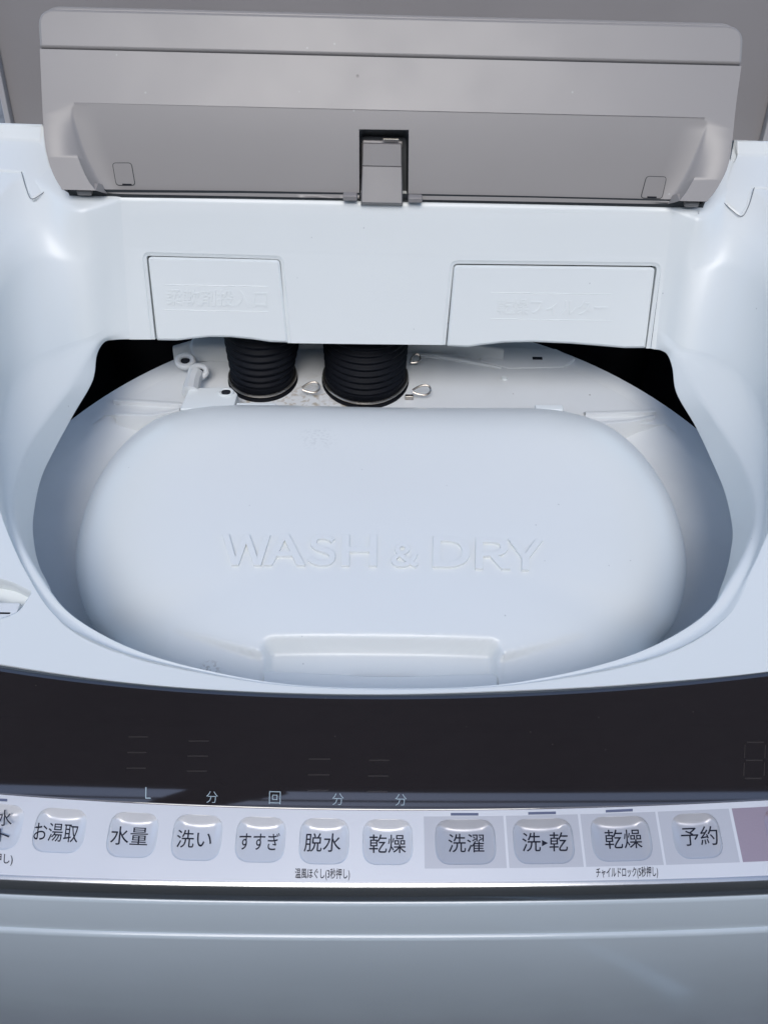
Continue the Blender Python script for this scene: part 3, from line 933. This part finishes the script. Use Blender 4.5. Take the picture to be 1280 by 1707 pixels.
# margins above and below, separators, ends
xall = sorted(set([e for ed in edges for e in ed] + list(np.linspace(-XP, XP, 60))))
b.grid([[strip_pt(x, v) for x in xall] for v in (0, .03, TOPV)])
b.grid([[strip_pt(x, v) for x in xall] for v in (BOTV, .9, 1.0)])
for a_, c_ in [(edges[i][1], edges[i + 1][0]) for i in range(len(edges) - 1) if edges[i + 1][0] - edges[i][1] > 1e-5] + [(-XP, edges[0][0]), (edges[-1][1], XP)]:
    b.grid([[strip_pt(x, v) for x in np.linspace(a_, c_, 4)] for v in (TOPV, .45, BOTV)])
b.grid([[strip_pt(x, 0) for x in xs], [strip_pt(x, 0, -.004) for x in xs]])
strip = b.build('key_strip', [SILVER, LILAC, PINK], CP, smooth=30)
klabels = ['partly cut off silver key at the left end', 'silver key printed お湯取', 'silver key printed 水量', 'silver key printed 洗い', 'silver key printed すすぎ', 'silver key printed 脱水', 'silver key printed 乾燥',
           'lilac key printed 洗濯', 'lilac key printed 洗▸乾', 'lilac key printed 乾燥', 'lilac key printed 予約', 'pink key at the right end']
key_objs = []
def dish(u, v_):
    """depth (0..1) at normalised key coordinates, v_ = -1 back .. 1 front"""
    au = min(1.0, abs(u))
    top = float(np.clip((v_ + 1) / (.44 - .32 * au * au), 0, 1))
    bot = min(1.0, max(0.0, (1 - v_) / 1.5))
    side = smooth_((1 - au) / .42)
    return top * (.08 + .92 * bot) * (.35 + .65 * side)
def on_strip(px, py, z_):
    p = DECK.at(px, py); return p + DECK.n * z_
for kidx, inn, Hs, (cx_, cy_), hw, hv in BUT:
    b = MB(); rr_ = []
    for t in (1.0, .985, .96, .92, .86, .79, .71, .62, .52, .41, .3, .18, .06):
        row = []
        for p in inn:
            q_ = np.array([cx_, cy_]) + (p - np.array([cx_, cy_])) * t
            u, v_ = (q_[0] - cx_) / hw, (q_[1] - cy_) / hv
            edge = smooth_((1 - t) / .04)
            row.append(strip_pt(q_[0], q_[1] / Hs, -.00025 - .0030 * dish(u, v_) * edge))
        rr_.append(row)
    bb = b.grid(rr_, closed=True)
    b.face([bb[-1] + k for k in range(len(inn))])
    o = b.build('key', [SILVER, LILAC, PINK][cellmat[kidx]], CP, smooth=50)
    o['label'] = klabels[kidx]; key_objs.append(o)
    K = keys[kidx]
    if K[4]:
        cx, cy, w_, h_, an = K[5]
        def on_key(px, py, z_, A=(cx_, cy_, hw, hv, Hs)):
            p = DECK.at(px, py)
            for _ in range(3):
                ya, yc = np.polyval(s_t, p[0]), np.polyval(s_b, p[0]); v = (p[1] - ya) / (yc - ya)
                u, vv = (p[0] - A[0]) / A[2], (v * A[4] - A[1]) / A[3]
                t = max(abs(u), abs(vv)); edge = smooth_((1 - t) / .04)
                dep = -.00025 - .0030 * dish(max(-1, min(1, u)), max(-1, min(1, vv))) * edge + .00016
                p = DECK.off(dep).at(px, py)
            return p
        put_text('printed_name', K[4], (cx, cy, w_, h_), on_key, INK, o, angle=an, offset=.002, skew=.07 if cx < 600 else (-.0 if cx < 1000 else -.06))
for ch, bx_ in (('水', (7, 1363, 25, 27)), ('ト', (6, 1392, 18, 22))):
    put_text('printed_name', ch, bx_, lambda px, py, z_: on_strip(px, py, -.0008), INK, key_objs[0], angle=3, offset=.002)
for txt, bx_, an in (('温風ほぐし(3秒押し)', (537.5, 1457.5, 91, 20), .5), ('チャイルドロック(5秒押し)', (1044.5, 1455, 103, 20), -1.2), ('押し)', (6, 1432.5, 32, 20), 3.5)):
    put_text('printed_caption', txt, bx_, lambda px, py, z_: on_strip(px, py, .00012), INK, strip, angle=an, offset=.008)
for x0, x1, y in ((751, 797, 1357.3), (880, 926, 1355.8), (1009, 1054, 1352.3), (-20, 13, 1332.5)):
    b = MB(); s_ = -.045 if x0 > 990 else (-.02 if x0 > 800 else (.04 if x0 < 0 else 0)); 
    P = [(x0, y - 2), (x1, y - 2 + s_ * (x1 - x0)), (x1, y + 2.4 + s_ * (x1 - x0)), (x0, y + 2.4)]
    i = b.add([on_strip(px, py, .00014) for px, py in P]); b.face(range(i, i + 4)); b.recalc = False
    b.build('indicator_bar', INKB, strip, smooth=0)

# ------------------------------------------------------------------ trim roll and front panel
kap = 1 / 2.8
def sweep(name, prof_, m_, parent, smooth=60):
    b = MB(); rows3 = []
    yb0 = np.polyval(s_b, 0.0)
    for (y, h) in prof_:
        rows3.append([np.array([x, y + (np.polyval(s_b, x) - yb0), CZ - h - .17 * (-(np.polyval(s_b, x) - yb0))]) for x in xs])
    b.grid(rows3); return b.build(name, m_, parent, smooth=smooth)
yb0 = float(np.polyval(s_b, 0.0)); hb0 = .335 + .17 * (.17 - yb0)
P0 = [(yb0, hb0), (yb0 - .0012, hb0 + .0003), (yb0 - .0026, hb0 + .0011), (yb0 - .0038, hb0 + .0026), (yb0 - .0049, hb0 + .0052), (yb0 - .0058, hb0 + .0092)]
sweep('trim_roll', P0, CHROME, CP)
a, h = P0[-1]
# ledge, upper fascia, ledge, lower front
def pr(ratio, h): return (ratio * h, h)
P1 = [(a + .001, h - .001), (a - .0002, h - .0006), (a - .0009, h - .0002), (a - .0014, h + .0006)]
hz = h + .021
P1 += [pr(.1985, hz), (.1985 * hz - .0001, hz + .0004), (.1985 * hz - .0012, hz + .0006), (.1985 * hz - .0020, hz + .0012), (.1985 * hz - .0024, hz + .0024)]
yy, hh = P1[-1]
P1 += [(yy - .006, hh + .028), (yy - .012, hh + .07), (yy - .017, hh + .14), (yy - .02, hh + .3), (yy - .02, CZ - .02)]
sweep('front_panel', P1, BODY, WM)
# closing cheeks either side of the control panel
for s_ in (-1, 1):
    b = MB(); x = s_ * (XP + .005)
    prof2 = [on_deck(0, .20)[1:]] + [(.08, CZ - .349), (.06, .9), (.05, .5), (.045, .02), (.2, .02), (.2, .94)]
    i = b.add([(x - .005, p[0] + .004, p[1]) for p in prof2]); j = b.add([(x + .005, p[0] + .004, p[1]) for p in prof2]); n = len(prof2)
    b.face(range(i, i + n)); b.face(list(range(j, j + n))[::-1])
    for k in range(n): b.face((i + k, i + (k + 1) % n, j + (k + 1) % n, j + k))
    b.build('side_cheek', WHITE, WM, bevel=.002)

# ------------------------------------------------------------------ hinge covers at the back corners
def on_ray_y(px, py, y):
    d = ray(px, py); return CAM + d * ((y - CAM[1]) / d[1])
for side in (-1, 1):
    if side < 0:
        top = [(-60, 203), (8, 204), (69, 206)]; mid = [(-60, 233), (8, 233), (66, 236)]; low = [(-60, 283), (0, 284), (37, 287)]
        tip = [(69, 206), (66, 236), (37, 287)]; inner_ = [(76, 215), (80, 255), (93, 303)]; tongue = [(37, 287), (46, 318), (55, 332), (78, 318), (93, 303)]
    else:
        top = [(1340, 236), (1273, 234), (1225, 232)]; mid = [(1340, 262), (1280, 260), (1226, 259)]; low = [(1340, 314), (1290, 314), (1256, 313)]
        tip = [(1225, 232), (1226, 259), (1256, 313)]; inner_ = [(1221, 245), (1216, 285), (1197, 330)]; tongue = [(1256, 313), (1246, 345), (1234, 361), (1214, 347), (1197, 330)]
    b = MB()
    T = [on_ray_y(*p, .581) for p in top]; M_ = [on_ray_y(*p, .574) for p in mid]; Lw = [deck_drop(-.0012).at(*p) for p in low]
    back_ = [p + np.array([0, .012, -.009]) for p in T]
    b.grid([[p + np.array([0, .014, -.03]) for p in T], back_, T, M_, Lw])
    I0 = [on_ray_y(*inner_[0], .583) , on_ray_y(*inner_[1], .562), deck_drop(.001).at(*inner_[2])]
    tp = [T[-1], M_[-1], Lw[-1]]
    b.grid([tp, I0])
    drop_ = [p + np.array([0, .002, -.03]) for p in I0]
    b.grid([I0, drop_])
    tg = [deck_drop(k_).at(*p) for k_, p in zip((-.0015, .0020, .0030, .0022, -.0004) if side < 0 else (-.0012, .0048, .0073, .005, .001), tongue)]
    i = b.add([Lw[-1]] + tg[1:4] + [I0[2]]); b.face(range(i, i + 5))
    e0 = [Lw[0], Lw[1], Lw[-1]] + tg[1:4] + [I0[2]]
    b.grid([e0, [p + np.array([0, 0.001, -.012]) for p in e0]])
    o = b.build('hinge_cover', WHITE, WM, smooth=30, weld=.0002, bevel=.0022, seg=4)
    b = MB(); b.tube([p + np.array([0, -.0004, .0004]) for p in catmull([Lw[-1]] + tg[1:4] + [I0[2]], 6)], .00028, 5); b.build('cover_seam', mat('seam_shadow_grey', (.16, .18, .20), .6), o)
# raised back deck behind the lid
b = MB()
b.box((0, .666, CZ - .287), (2 * XS, .028, .030)); b.build('rear_cover', WHITE, WM, bevel=.004, seg=3)

# ------------------------------------------------------------------ folding lid
OL = sub('outer_lid', WM, 'darker grey rear half of the folding lid')
up = np.array([0, .021, .060]); up /= np.linalg.norm(up)
o0 = OUTER.at(22, 205); o1 = OUTER.at(1268, 230)
xw = (o1[0] - o0[0]) / 2; xc = (o1[0] + o0[0]) / 2
base0 = np.array([xc, OUTER.at(640, 215)[1], 0]); base0[2] = OUTER.at(640, 215)[2]
b = MB()
c8 = []
for zz in (0, -.014):
    for sx, l in ((-1, -.03), (1, -.03), (1, .42), (-1, .42)):
        c8.append(base0 + np.array([sx * xw, 0, 0]) + up * l + OUTER.n * zz)
i = b.add(c8)
for q in ((0, 1, 2, 3), (7, 6, 5, 4), (0, 4, 5, 1), (1, 5, 6, 2), (2, 6, 7, 3), (3, 7, 4, 0)): b.face([i + k for k in q])
b.build('lid_plate', GREYD, OL, bevel=.002)
for s_ in (-1, 1):
    b = MB(); P = []
    for l in (-.02, .40):
        for dx, dz in ((0, .0), (0, .006), (.004, .007), (.0055, .003), (.0055, -.016), (.002, -.016)):
            P.append(base0 + np.array([s_ * (xw - .001 + dx), 0, 0]) + up * l + OUTER.n * dz)
    i = b.add(P)
    for k in range(6): b.face((i + k, i + (k + 1) % 6, i + 6 + (k + 1) % 6, i + 6 + k))
    b.face([i + k for k in range(6)]); b.face([i + 6 + k for k in range(6)][::-1])
    b.build('lid_edge_rim', mat('pale_grey_rim', (.42, .41, .41), .35), OL, bevel=.0008)

FL = sub('front_lid', WM, 'lilac grey front half of the folding lid standing open')
# top piece with its stepped edge
slab('backing_edge', rounded([(63, 84), (63, 1), (1239, 31), (1238, 112)], [0, 34, 34, 0], 10), LIDP, .012, GREY, FL, bevel=.0022, seg=4, lift=-.006)
slab('top_band', rounded([(66, 79.5), (62, 13), (1240, 42), (1236, 107.5)], [0, 30, 30, 0], 10), LIDP, .007, GREY, FL, bevel=.0022, seg=4)
slab('seam_backing', [(68, 76), (1234, 105), (1233, 116), (70, 88)], LIDP, .004, GAP, FL, bevel=0, lift=-.0016)
# lower piece: margins on the plane, tilted scoop, open bottom
# outline of lower piece
out_l = [(67, 81.5)] + catmull([(70, 150), (74, 225), (80, 262), (90, 292), (104, 316)], 4)
out_r = catmull([(1178, 336), (1194, 315), (1210, 284), (1218, 250), (1226, 175)], 4) + [(1235, 110)]
sc_l = catmull([(123, 171), (117, 185), (118, 205), (124, 240), (134, 272), (147, 300), (160, 317.5)], 4)
sc_r = catmull([(1132, 335), (1146, 316), (1162, 285), (1173, 250), (1180, 215), (1181, 206), (1175, 196)], 4)
b = MB()
lp_ = lambda p: LIDP.at(*p)
loop = [lp_(p) for p in out_l + [(150, 317.5)][:0] + sc_l[::-1] + [(640, 183)] * 0 + sc_r[::-1] + out_r]
# out_l ends at bottom-left, sc_l reversed climbs up, sc_r reversed goes down, out_r climbs
to_lid = lambda p: (float(p[0]), float(p[2]))
b.poly([loop], to_lid)
# outer thickness
edge_l = [lp_(p) for p in out_l]; edge_r = [lp_(p) for p in out_r]
bkl = LIDP.n * -.016
e_all = edge_r + edge_l            # bottom-right up, across, down to bottom-left
b.grid([e_all, [p + bkl * .15 + (np.array([p[0] * -.004, 0, 0])) for p in e_all], [p + bkl for p in e_all]])
# scoop
def scoop_depth(py, px):
    t = (py - (171 + (px - 123) * .0238)) / 146.0
    t = min(1.0, max(0.0, t)); return .0115 * t * (.75 + .25 * t)
def floor_pt(px, py, extra=0): return LIDP.at(px, py) - LIDP.n * (scoop_depth(py, px) + extra)
# floor outline slides inward as it deepens
fl_l = catmull([(125, 172.5), (124, 190), (128, 215), (137, 245), (148, 272), (160, 298), (170, 317)], 4)
fl_r = catmull([(1122, 335), (1133, 314), (1146, 285), (1158, 257), (1169, 226), (1174, 210), (1173, 198)], 4)[::-1]
# side walls
b.grid([[lp_(p) for p in sc_l], [LIDP.at(*((np.array(a) + np.array(c_)) / 2)) - LIDP.n * scoop_depth(a[1], a[0]) * .75 for a, c_ in zip(sc_l, fl_l)], [floor_pt(*p) for p in fl_l]])
scr = sc_r[::-1]
b.grid([[lp_(p) for p in scr], [LIDP.at(*((np.array(a) + np.array(c_)) / 2)) - LIDP.n * scoop_depth(a[1], a[0]) * .75 for a, c_ in zip(scr, fl_r)], [floor_pt(*p) for p in fl_r]])
# floor as rows of left/right pairs, with the latch window left out
rowsN = len(fl_l)
win = (598.5, 681.5, 214)
for seg_i, (fa, fb) in enumerate(((0, 'w0'), ('w0', 'w1'), ('w1', 1))):
    R3 = []
    for k in range(rowsN):
        (lx, ly), (rx, ry) = fl_l[k], fl_r[k]
        def xy(f):
            if f == 0: return lx, ly
            if f == 1: return rx, ry
            x = win[0] if f == 'w0' else win[1]
            return x, ly + (ry - ly) * (x - lx) / (rx - lx)
        (xa_, ya_), (xb_, yb_) = xy(fa), xy(fb)
        if seg_i == 1 and (ya_ + yb_) / 2 > win[2]:
            f_ = (ya_ - win[2])
            if R3 and R3[-1] != 'stop':
                R3.append([floor_pt(xa_ + (xb_ - xa_) * q / 12, win[2] + (yb_ - ya_) * q / 12) for q in range(13)]); 
            break
        R3.append([floor_pt(xa_ + (xb_ - xa_) * q / 12, ya_ + (yb_ - ya_) * q / 12) for q in range(13)])
    b.grid(R3)
# first floor row joins the plane along the top edge of the scoop
topedge = [lp_((125 + (1173 - 125) * k / 20, 171.3 + (197 - 171.3) * k / 20)) for k in range(21)]
b.grid([topedge, [floor_pt(125 + (1173 - 125) * k / 20, 172.5 + (198 - 172.5) * k / 20) for k in range(21)]])
# bottom lip
bot = [(170 + (1122 - 170) * k / 24, 317 + (335 - 317) * k / 24) for k in range(25)]
for part in ([p for p in bot if p[0] < 598], [p for p in bot if p[0] > 682]):
    part = ([part[0]] + part[1:] + [(598.5, 325)]) if part[0][0] < 500 else ([(681.5, 326.8)] + part)
    A_ = [floor_pt(*p) for p in part]
    b.grid([A_, [p + np.array([0, .004, -.0005]) for p in A_], [p + np.array([0, .016, .002]) for p in A_]])
for L_ in ((edge_l[-1], lp_(sc_l[-1]), floor_pt(*fl_l[-1])), (edge_r[0], lp_(sc_r[0]), floor_pt(*fl_r[-1]))):
    b.grid([list(L_), [p + np.array([0, .008, .001]) for p in L_]])
b.recalc = True
low = b.build('lower_panel', GREY, FL, smooth=60, weld=.00005)
# window sides, dark well and latch
b = MB()
wx0, wx1 = win[0], win[1]
ring = rounded([(wx0, 214), (wx1, 216), (wx1, 328), (wx0, 326)], [9, 9, 0, 0], 5)
A_ = [floor_pt(*p, extra=-.0002) for p in ring]
ring2 = rounded([(wx0 + 3, 217), (wx1 - 3, 219), (wx1 - 2, 328), (wx0 + 2, 326)], [7, 7, 0, 0], 5)
b.grid([A_, [floor_pt(*p, extra=.012) for p in ring2]], closed=True)
i = b.add([floor_pt(*p, extra=.012) for p in ring2]); b.face(range(i, i + len(ring2)))
b.build('latch_well', GAP, low, smooth=40)
lt = MB()
d_top, d_bot = .0045, -.003
def lt_pt(px, py, dd): return floor_pt(px, py, dd)
prof_l = [(231, .010), (232, .0045), (235, .0030), (270.5, .0018), (271.5, .0024), (272.5, .0018), (333, -.004), (335, -.002), (335, .008)]
b = MB()
rowsL = []
for (py, dd) in prof_l:
    k = (py - 231) / 104
    xl = 603.5 - 2.5 * k; xr = 670.5 + 1.5 * k
    row = []
    for f, ex in ((0, .009), (0, .0012), (.03, 0), (.5, 0), (.97, 0), (1, .0012), (1, .009)):
        row.append(lt_pt(xl + (xr - xl) * f, py + f * 1.5, dd + ex))
    rowsL.append(row)
b.grid(rowsL); b.build('latch', mat('latch_grey_plastic', (.22, .21, .205), .45, noise=.05), low, smooth=40)
b = MB(); p = lt_pt(652, 227.5, .0035); b.box(p, (.011, .002, .0012)); b.build('latch_spring', STEEL, low, bevel=.0003)
slab('latch_head', [(604, 225), (672, 227), (672, 238), (604, 236)], LIDP, .004, GREYD, low, lift=-.0105, bevel=.001)
# blanking caps and feet
for cpx in (((183, 268), (214, 268), (218, 303), (187, 303)), ((1083, 290.5), (1116, 291.5), (1111, 325.5), (1076, 324.5))):
    lpx = rounded(list(cpx), 5, 4)
    outer_g = inset2(lpx, -1.1)
    b = MB(); A_ = [floor_pt(*p, extra=-.0002) for p in outer_g]; i = b.add(A_); b.face(range(i, i + len(A_)))
    o = b.build('cap_gap', GAP, low, smooth=0)
    b = MB(); A_ = [floor_pt(*p, extra=-.0004) for p in lpx]; i = b.add(A_); b.face(range(i, i + len(A_))); b.build('blanking_cap', GREY, low, smooth=0)
    b = MB(); x, y = cpx[3][0] + 18, cpx[3][1] - 1; b.grid([[floor_pt(x - 8, y - 1, -.0006), floor_pt(x + 8, y - .6, -.0006)], [floor_pt(x - 8, y + 1.5, -.0006), floor_pt(x + 8, y + 2, -.0006)]]); b.build('cap_slot', VOID, low, smooth=0)
for x, y in ((583, 325), (693, 328.5), (134, 316), (1160, 336)):
    b = MB(); p = LIDP.at(x, y) - LIDP.n * .010 ; b.box(p + np.array([0, 0, .0012]), (.010, .006, .004)); b.build('rubber_foot', GREYD, low, bevel=.001)

# ------------------------------------------------------------------ what the dark panel mirrors: eave, cables; plus an unseen wall added as shade
EM = mat('stained_eave_boards', (.045, .038, .032), .7, noise=.4)
ev = bpy.data.objects.new('roof_eave', None); col.objects.link(ev)
tag(ev, 'dark wooden eave overhead, mirrored in the smoked panel of the washing machine', 'eave')
EY = .03
for k in range(5):
    b = MB(); b.box((0, EY + .10 + .17 * k, 2.95 + .03 * k), (7, .1695, .03)); b.build('board', EM, ev, bevel=.002)
b = MB(); b.box((0, EY, 3.0), (7, .03, .16)); b.build('fascia', EM, ev, bevel=.004)

# unseen wall added behind the camera to block low sky light
bw_ = bpy.data.objects.new('shade_wall', None); col.objects.link(bw_)
tag(bw_, 'dark grey block wall added out of view to shade the front of the washing machine', 'wall')
WMt = mat('dark_block', (.10, .098, .095), .85, noise=.35, bump=(60, .6))
b = MB(); b.box((0, -1.46, 1.3), (7.9, .10, 2.6)); b.build('mortar_core', WMt, bw_)
bme = None
for r in range(13):
    for c_ in range(20):
        if bme is None:
            b = MB(); b.box((0, 0, 0), (.388, .13, .192)); o = b.build('block', WMt, bw_, bevel=.004); bme = o
        else:
            o = bme.copy(); col.objects.link(o); o.parent = bw_
        o.location = (-3.8 + .4 * c_ + (.2 if r % 2 else 0), -1.46 + .001 * ((r * 7 + c_ * 5) % 5), .1 + .2 * r)

# dark strip standing in for the contact shade under the open lid
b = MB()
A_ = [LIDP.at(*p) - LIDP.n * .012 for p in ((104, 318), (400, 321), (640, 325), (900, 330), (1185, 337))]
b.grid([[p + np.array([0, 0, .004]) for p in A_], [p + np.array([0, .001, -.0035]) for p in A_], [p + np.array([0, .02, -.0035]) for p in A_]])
b.build('lid_contact_shade', GAP, WM)

for (y, z, r) in ((-.22, 5.4, .011), (-.36, 6.2, .008)):
    b = MB(); b.tube([(x, y + .004 * x, z - .12 + .004 * x * x) for x in np.linspace(-9, 9, 25)], r, 8)
    tag(b.build('power_cable', RUBBER), 'thicker black cable overhead, the upper line mirrored in the smoked panel' if r > .01 else 'thin black cable overhead, the fainter lower line mirrored in the smoked panel', 'cable', group='cables strung above the yard')

for (x0, y0, x1, y1, w0, w1) in ((-.26, EY + .02, -1.05, EY - .30, .11, .03), (-.42, EY + .02, -.62, EY - .10, .05, .04)):
    b = MB(); d_ = np.array([x1 - x0, y1 - y0, 0]); d_ /= np.linalg.norm(d_); n_ = np.array([-d_[1], d_[0], 0])
    V_ = []
    for zz in (2.88, 2.95):
        for (px_, py_, ww) in ((x0, y0, w0), (x1, y1, w1)):
            for q_ in (-1, 1): V_.append(np.array([px_, py_, zz]) + n_ * ww / 2 * q_)
    i = b.add(V_)
    for f in ((0, 1, 3, 2), (4, 6, 7, 5), (0, 4, 5, 1), (2, 3, 7, 6), (0, 2, 6, 4), (1, 5, 7, 3)): b.face([i + k for k in f])
    b.build('bracket', EM, ev, bevel=.004)
b = MB(); b.tube([(.26 + .22 * t + .01 * math.sin(5 * t), -1.25 + 1.05 * t, .026) for t in np.linspace(0, 1, 14)], .022, 10)
tag(b.build('water_pipe', mat('pale_pipe_plastic', (.62, .70, .72), .4)), 'pale pipe lying on the ground, mirrored as a streak in the machine front', 'pipe')
